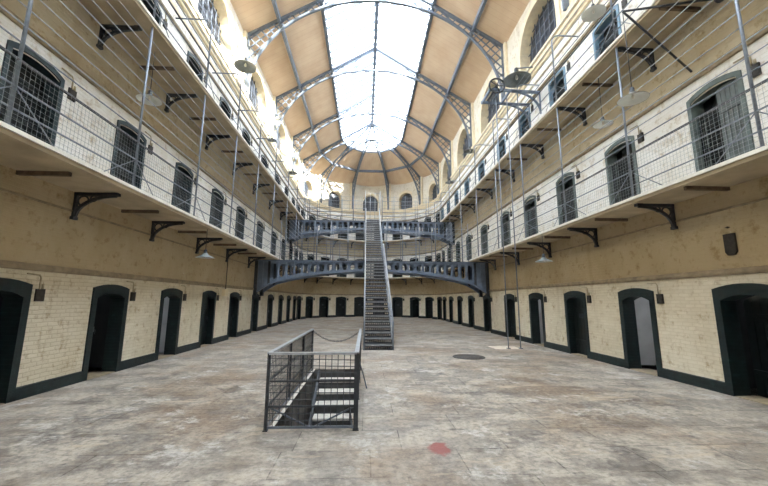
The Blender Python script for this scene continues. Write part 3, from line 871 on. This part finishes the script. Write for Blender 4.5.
# ------------------------------------------------------------------ central staircases
def staircase(lab, x0, x1, ya, za, yb, zb, n):
    t = thing('iron_staircase', lab, 'staircase', ((x0 + x1) / 2, ya, za)); h = (x1 - x0) / 2
    rise, run = (zb - za) / n, (yb - ya) / n; L = yb - ya; H = zb - za
    for sx in (-1, 1):
        mb = MB(); x = sx * h
        mb.extrude([(x - .02, -.05, 0), (x - .02, .28, 0), (x - .02, L + .05, H - .25), (x - .02, L + .05, H + .02), (x - .02, L - .1, H + .02), (x - .02, -.05, .16)], (.04, 0, 0))
        obj('stringer', mb, 'iron', t)
        mb = MB(); mb.tube([(x, 0, .98), (x, L, H + .95)], .028, 8); obj('handrail', mb, 'ironlight', t)
        mb = MB(); mb.tube([(x, 0, .56), (x, L, H + .53)], .014, 6); obj('rail', mb, 'ironlight', t)
        for i in range(0, n + 1, 3):
            y = L * i / n; z = H * i / n
            obj('baluster', MB().tube([(x, y, z - (0 if i == 0 else .05)), (x, y, z + .97)], .03 if i == 0 else .016, 8), 'ironlight' if i else 'rail', t)
    for i in range(n):
        y, z = run * i, rise * (i + 1)
        mb = MB(); mb.box((-h + .02, y - .02, z - .035), (h - .02, y + run + .01, z))
        tr = obj('tread', mb, 'tread', t)
        mb = MB(); mb.box((-h + .02, y - .03, z - .04), (h - .02, y - .005, z + .004)); obj('nosing', mb, 'nosing', tr)
        # pierced riser: bars with gaps between two rails
        mb = MB(); zz = z - rise; mb.box((-h + .02, y, zz), (h - .02, y + .012, zz + .055)); mb.box((-h + .02, y, z - .075), (h - .02, y + .012, z - .03))
        k = 12
        for j in range(k + 1):
            x = -h + .03 + (2 * h - .06) * j / k; mb.box((x - .014, y, zz + .05), (x + .014, y + .012, z - .07))
        obj('riser', mb, 'tread', tr)
    return t
staircase('lower flight of iron stairs rising from the floor to the lower bridge', -.46, .54, 12.5, 0, BY0 + .2, Z1 - .1, 21)
staircase('upper flight of iron stairs from the lower bridge to the upper bridge', -.46, .54, BY1, Z1 - .1, CY0 + .2, Z2 - .05, 20)
t = thing('stair_cage', 'tall pale bar cage closing the head of the upper stair flight', 'cage', (0, CY0, Z2 - .05))
for x in (-.52, .62):
    for y in (.25, .9):
        obj('bar', MB().tube([(x, y, .07), (x, y, 2.4)], .022, 8), 'ironlight', t)
for x in (-.14, .24): obj('bar', MB().tube([(x, .9, .07), (x, .9, 2.4)], .018, 8), 'ironlight', t)
for z in (.9, 1.65, 2.4):
    obj('hoop', MB().tube([(-.52, .25, z), (-.52, .9, z), (.62, .9, z), (.62, .25, z)], .014, 6), 'ironlight', t)

# ------------------------------------------------------------------ stairwell in the floor
t = thing('stone_stairs', 'pale worn steps descending through the floor inside the railing', 'stairs', (SX0, SY1, 0))
wx = SX1 - SX0
n = 12
for i in range(n):
    z = -.19 * (i + 1); y = -.30 * i
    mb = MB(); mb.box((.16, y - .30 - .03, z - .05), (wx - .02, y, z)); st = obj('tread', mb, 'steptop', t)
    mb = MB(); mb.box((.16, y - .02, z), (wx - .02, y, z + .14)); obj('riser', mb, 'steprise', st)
mb = MB(); L = SY1 - SY0
mb.extrude([(.1, 0, -.02), (.1, 0, -.28), (.1, -3.9, -.28 - 2.5), (.1, -3.9, -2.35)], (.05, 0, 0)); obj('stringer', mb, 'darkiron', t)
mb = MB(); mb.extrude([(wx - .05, 0, -.02), (wx - .05, 0, -.28), (wx - .05, -3.9, -.28 - 2.5), (wx - .05, -3.9, -2.35)], (.05, 0, 0)); obj('stringer', mb, 'iron', t)
mb = MB()
for (a, b) in (((0, 0), (wx, 0)), ((wx, 0), (wx, -L)), ((wx, -L), (0, -L)), ((0, -L), (0, 0))):
    mb.face([(a[0], a[1], 0), (b[0], b[1], 0), (b[0], b[1], -2.8), (a[0], a[1], -2.8)])
mb.face([(0, 0, -2.8), (wx, 0, -2.8), (wx, -L, -2.8), (0, -L, -2.8)])
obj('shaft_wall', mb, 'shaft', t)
obj('curb', MB().bar((.0, .0, .004), (.0, -L, .004), .05, .012), 'steptop', t)

RX0, RX1, RY0, RY1 = -1.73, -.55, 5.0, 9.0
t = thing('stairwell_railing', 'grey iron mesh railing round the stair opening in the floor', 'railing', (RX0, RY0, 0))
w, L, H = RX1 - RX0, RY1 - RY0, 0.98
for (x, y, r) in ((0, 0, .02), (w, 0, .03), (0, L, .022), (w, L, .022), (0, L * .36, .02), (0, L * .68, .02), (w, L * .36, .02), (w, L * .68, .02)):
    mb = MB(); mb.box((x - r, y - r, 0), (x + r, y + r, H)); mb.box((x - r - .01, y - r - .01, 0), (x + r + .01, y + r + .01, .012)); obj('post', mb, 'darkiron', t)
for a, b in (((0, 0), (w, 0)), ((0, 0), (0, L)), ((w, 0), (w, L))):
    obj('top_rail', MB().bar((*a, H), (*b, H), .06, .03), 'ironlight', t)
    for z in (.62, .30): obj('middle_rail', MB().bar((*a, z), (*b, z), .02, .025), 'darkiron', t)
    obj('bottom_rail', MB().bar((*a, .04), (*b, .04), .02, .03), 'iron', t)
    mb = MB(); l = math.hypot(b[0] - a[0], b[1] - a[1]); n = round(l / .085)
    for i in range(1, n):
        x, y = a[0] + (b[0] - a[0]) * i / n, a[1] + (b[1] - a[1]) * i / n; mb.tube([(x, y, .04), (x, y, H)], .005, 4)
    for i in range(1, 11): mb.tube([(*a, .04 + .0873 * i), (*b, .04 + .085 * i)], .005, 4)
    obj('mesh_panel', mb, 'darkiron', t)
obj('brace', MB().bar((0, .02, .30), (w / 2, .02, .02), .018, .02), 'iron', t)
obj('brace', MB().bar((w, .02, .30), (w / 2, .02, .02), .018, .02), 'iron', t)
obj('stay', MB().bar((w, L * .55, .55), (w + .16, L * .55, .0), .02, .02), 'iron', t)
obj('stay', MB().bar((w - .09, .12, .25), (w - .05, .05, .0), .02, .02), 'iron', t)
mb = MB(); k = 26
for i in range(k):
    u = (i + .5) / k; x = RX0 + (RX1 - RX0) * u; z = .95 - .26 * (1 - (2 * u - 1) ** 2)
    ring = []; dz = .26 * 4 * (2 * u - 1) / 2 / (RX1 - RX0) * 1.0; d = Vector((1, 0, dz)).normalized(); nrm = Vector((-d.z, 0, d.x)) if i % 2 else Vector((0, 1, 0))
    for j in range(10):
        a = 2 * PI * j / 10; ring.append(Vector((x, RY1, z)) + d * .032 * math.cos(a) + nrm * .014 * math.sin(a))
    mb.tube(ring, .006, 5, True)
tag(obj('chain', mb, 'handrail'), 'thin dark chain hanging across the open end of the stairwell railing', 'chain')

# ------------------------------------------------------------------ floor items
mb = MB(); mb.lathe([(0, .012), (.40, .012), (.41, .006), (.43, .006), (.44, .014), (.48, .012), (.49, 0)], n=36)
for i in range(-5, 6): 
    hh = math.sqrt(max(0, .38 ** 2 - (i * .065) ** 2)); mb.bar((i * .065, -hh, .013), (i * .065, hh, .013), .02, .008)
tag(obj('manhole_cover', mb, 'manhole', None, (2.74, 10.95, 0)), 'round dark manhole cover set in the stone floor', 'manhole cover')
mb = MB(); mb.extrude([(-.5, -.4, 0), (.42, -.42, 0), (.46, .3, 0), (-.1, .42, 0), (-.52, .36, 0)], (0, 0, .008))
tag(obj('floor_plate', mb, 'patch', None, (4.72, 13.05, 0)), 'pale flat plate on the floor under the two hoist poles', 'plate')

# ------------------------------------------------------------------ hoist on the right-hand wall
HZ = 9.8; HY = 12.75
t = thing('wall_hoist', 'dark iron hoist with a wheel and curved wall brackets above the upper gallery', 'hoist', (W, HY, HZ))
for dy in (-.45, .45):
    mb = MB(); mb.bar((0, dy, 0), (-2.05, dy, .05), .07, .1)
    pts = [(-.02 - 1.1 * (1 - math.cos(PI / 2 * i / 10)), dy, -.85 + .85 * math.sin(PI / 2 * i / 10)) for i in range(11)]
    for a, b in zip(pts, pts[1:]): mb.bar(a, b, .07, .06)
    mb.bar((0, dy, -.9), (0, dy, .1), .08, .06); obj('bracket', mb, 'blueiron', t)
mb = MB()
for x in (-1.2, -1.6, -2.0): mb.bar((x, -.5, .03), (x, .5, .03), .08, .08)
obj('cross_beam', mb, 'blueiron', t)
mb = MB(); mb.tube([(-1.75 + .3 * math.cos(2 * PI * i / 24), -.55, .16 + .3 * math.sin(2 * PI * i / 24)) for i in range(24)], .035, 6, True)
for i in range(5): mb.tube([(-1.75, -.55, .16), (-1.75 + .3 * math.cos(2 * PI * i / 5), -.55, .16 + .3 * math.sin(2 * PI * i / 5))], .02, 6)
mb.tube([(-1.75, -.6, .16), (-1.75, .5, .16)], .05, 8)
obj('wheel', mb, 'darkiron', t)
for x, lab in ((4.72, 'tall thin hoist pole standing further out from the wall'), (5.17, 'tall thin hoist pole standing closer to the wall')):
    mb = MB(); mb.tube([(0, 0, 0), (0, 0, HZ)], .022, 8); mb.box((-.06, -.06, 0), (.06, .06, .025))
    tag(obj('hoist_pole', mb, 'rail', None, (x, HY, .008)), lab, 'pole')

# ------------------------------------------------------------------ lamps
mb = MB(); mb.lathe([(.05, .24), (.1, .2), (.16, .12), (.34, .04), (.42, .0), (.43, -.015)], n=28); ME['sh_out'] = mb.mesh('shade', [M['shade'], M['shadein']])
mb = MB(); mb.lathe([(.42, -.012), (.33, .03), (.15, .1), (.05, .16), (0, .17)], n=28); ME['sh_in'] = mb.mesh('reflector', [M['shadein']])
mb = MB(); mb.lathe([(0, -.01), (.035, .0), (.05, .05), (.035, .1), (.02, .15)], n=14); mb2 = MB(); mb2.lathe([(.42, -.012), (.33, .03), (.15, .1), (.05, .16), (0, .17)], n=28); ME['sh_dark'] = mb2.mesh('reflector', [M['shade']]); ME['bulb'] = mb.mesh('bulb', [M['edge']])
mb = MB(); mb.lathe([(.0, .4), (.05, .39), (.07, .34), (.07, .26), (.1, .22), (.1, .19)], n=16); ME['cap'] = mb.mesh('cap', [M['darkiron']])
def pendant(lab, loc, scale, cord, kind='shade'):
    t = thing('pendant_lamp', lab, 'lamp', loc)
    for nm, k in (('shade', 'sh_out'), ('reflector', 'sh_in'), ('bulb', 'bulb'), ('cap', 'cap')):
        o = put(nm, ME[k], t); o.scale = (scale,) * 3
    if cord: obj('cord', MB().tube([(0, 0, .38 * scale), (0, 0, cord)], .008, 6), 'darkiron', t)
    return t
pendant('small enamel pendant lamp hanging from the lower gallery on the hoist wall', (5.25, 10.85, 2.95), .62, Z1 - SL - 2.95)
pendant('small enamel pendant lamp hanging from the lower gallery facing the hoist wall', (-5.3, 10.8, 2.95), .62, Z1 - SL - 2.95)
pendant('pale cone pendant lamp hung from the upper gallery before the second gallery door', (5.75, 8.27, 6.3), .55, Z2 - SL - 6.3)
DZ = 5.62
pendant('large white enamel lamp hung from the two-rod davit on the hoist wall', (4.75, 6.05, DZ), .62, 1.95)
t = thing('lamp_davit', 'two slim rods meeting at a tip out from the hoist wall, carrying a lamp', 'davit', (W, 6.05, 0))
for (y, z) in ((-.55, 7.45), (0.25, 6.45)): obj('rod', MB().tube([(0, y, z), (-1.57, 0, DZ + 1.95)], .022, 8), 'darkiron', t)
obj('mount', MB().lathe([(0, -.08), (.08, -.05), (.1, 0), (.08, .05), (0, .08)], (-.04, -.55, 7.45), 12), 'darkiron', t)
pendant('flat pale lamp under the upper gallery on the wall facing the hoist', (-5.62, 7.93, 6.36), .62, Z2 - SL - 6.36)
pendant('grey lamp dish high above the upper gallery fence on the hoist wall', (5.0, 7.2, 8.6), .62, 1.85)
obj_arm = thing('lamp_outrigger', 'thin wall arm holding the high grey lamp dish', 'outrigger', (W, 7.2, 10.45))
obj('arm', MB().tube([(0, 0, 0), (-1.32, 0, 0)], .02, 8), 'rail', obj_arm)
# floodlight dishes at the feet of the trusses
def dish(lab, side, y, scale, z=11.0, out=.75):
    sg = 1 if side == 'R' else -1
    t = thing('flood_lamp', lab, 'lamp', (sg * (W - out), y, z))
    for nm, k in (('shade', 'sh_out'), ('reflector', 'sh_dark'), ('bulb', 'bulb'), ('cap', 'cap')):
        o = put(nm, ME[k], t); o.scale = (scale,) * 3
    obj('bracket_arm', MB().tube([(0, 0, .39 * scale), (sg * out, 0, .39 * scale + .1)], .025, 8), 'rail', t)
dish('large grey lamp dish beside the hoist at a truss foot', 'R', 12.4, 1.25, 10.4, .85)
dish('pale lamp dish at the second truss foot on the hoist wall', 'R', 20.3, .8, 10.9, .35)
dish('pale lamp dish at the third truss foot on the hoist wall', 'R', 25.6, .8, 10.7, .35)
dish('large grey lamp dish at the closest truss foot facing the hoist', 'L', 13.8, 1.05, 11.5, .65)
dish('small lamp dish at the second truss foot facing the hoist', 'L', 18.9, .6, 10.6, .5)
dish('grey lamp dish at the third truss foot facing the hoist', 'L', 24.9, .9, 10.9, .4)

# plaque, junction box
mb = MB(); mb.extrude([(-.1, -.04, .2), (-.1, -.04, -.14), (-.06, -.04, -.2), (.06, -.04, -.2), (.1, -.04, -.14), (.1, -.04, .2)], (0, .05, 0)); mb.lathe([(0, .3), (.04, .32), (0, .34)], (0, -.03, 0), 8)
p, rz = at_wall('R', 6.05, 2.75); tag(obj('wall_lantern', mb, 'box', None, p, rz), 'dark narrow wall fitting with pointed base above the closest door on the hoist wall', 'wall fitting')
mb = MB(); mb.box((-.16, -.12, -.14), (.16, .02, .14)); mb.box((-.14, -.135, -.12), (.14, -.118, .12))
p, rz = at_wall('L', 15.0, 1.98); t = thing('junction_box', 'pale square junction box high between ground-floor doors, facing the hoist', 'box', p, rz)
obj('case', mb, 'cream', t); obj('pipe', MB().tube([(.05, -.06, .14), (.05, -.06, 1.8)], .018, 6), 'box', t)

# ------------------------------------------------------------------ light
w = bpy.data.worlds.new('sky'); S.world = w; w.use_nodes = True
bg = w.node_tree.nodes['Background']; bg.inputs['Color'].default_value = (0.85, 0.92, 1.0, 1); bg.inputs['Strength'].default_value = 7.5
sd = bpy.data.lights.new('sun', 'SUN'); sd.energy = 20; sd.angle = R(0.6); sd.color = (1, .96, .88)
so = bpy.data.objects.new('sun', sd); COL.objects.link(so)
so.rotation_euler = Vector((-1.0, .8, -.62)).to_track_quat('-Z', 'Y').to_euler(); so.location = (20, 0, 30)

# ------------------------------------------------------------------ camera
f, pi_, ya, ro = 349.93, .162, .0528, .0048
fw = Vector((math.sin(ya) * math.cos(pi_), math.cos(ya) * math.cos(pi_), math.sin(pi_)))
r0 = Vector((math.cos(ya), -math.sin(ya), 0)); u0 = r0.cross(fw)
rt = r0 * math.cos(ro) + u0 * math.sin(ro); up = u0 * math.cos(ro) - r0 * math.sin(ro)
cd = bpy.data.cameras.new('camera'); cd.sensor_width = 36; cd.lens = f / 768 * 36; cd.clip_start = .05; cd.clip_end = 200
co = bpy.data.objects.new('camera', cd); COL.objects.link(co)
co.matrix_world = Matrix(((rt.x, up.x, -fw.x, -.4482), (rt.y, up.y, -fw.y, 0), (rt.z, up.z, -fw.z, 1.7), (0, 0, 0, 1)))
S.camera = co
S.view_settings.view_transform = 'Standard'; S.view_settings.look = 'None'; S.view_settings.gamma = 1.0; S.view_settings.use_curve_mapping = False
S.view_settings.exposure = 0.9
try:
    S.cycles.use_denoising = True; S.cycles.denoiser = 'OPENIMAGEDENOISE'
    S.cycles.max_bounces = 8; S.cycles.diffuse_bounces = 5; S.cycles.glossy_bounces = 2; S.cycles.transparent_max_bounces = 8
    S.cycles.sample_clamp_indirect = 8
except Exception as e: print(e)
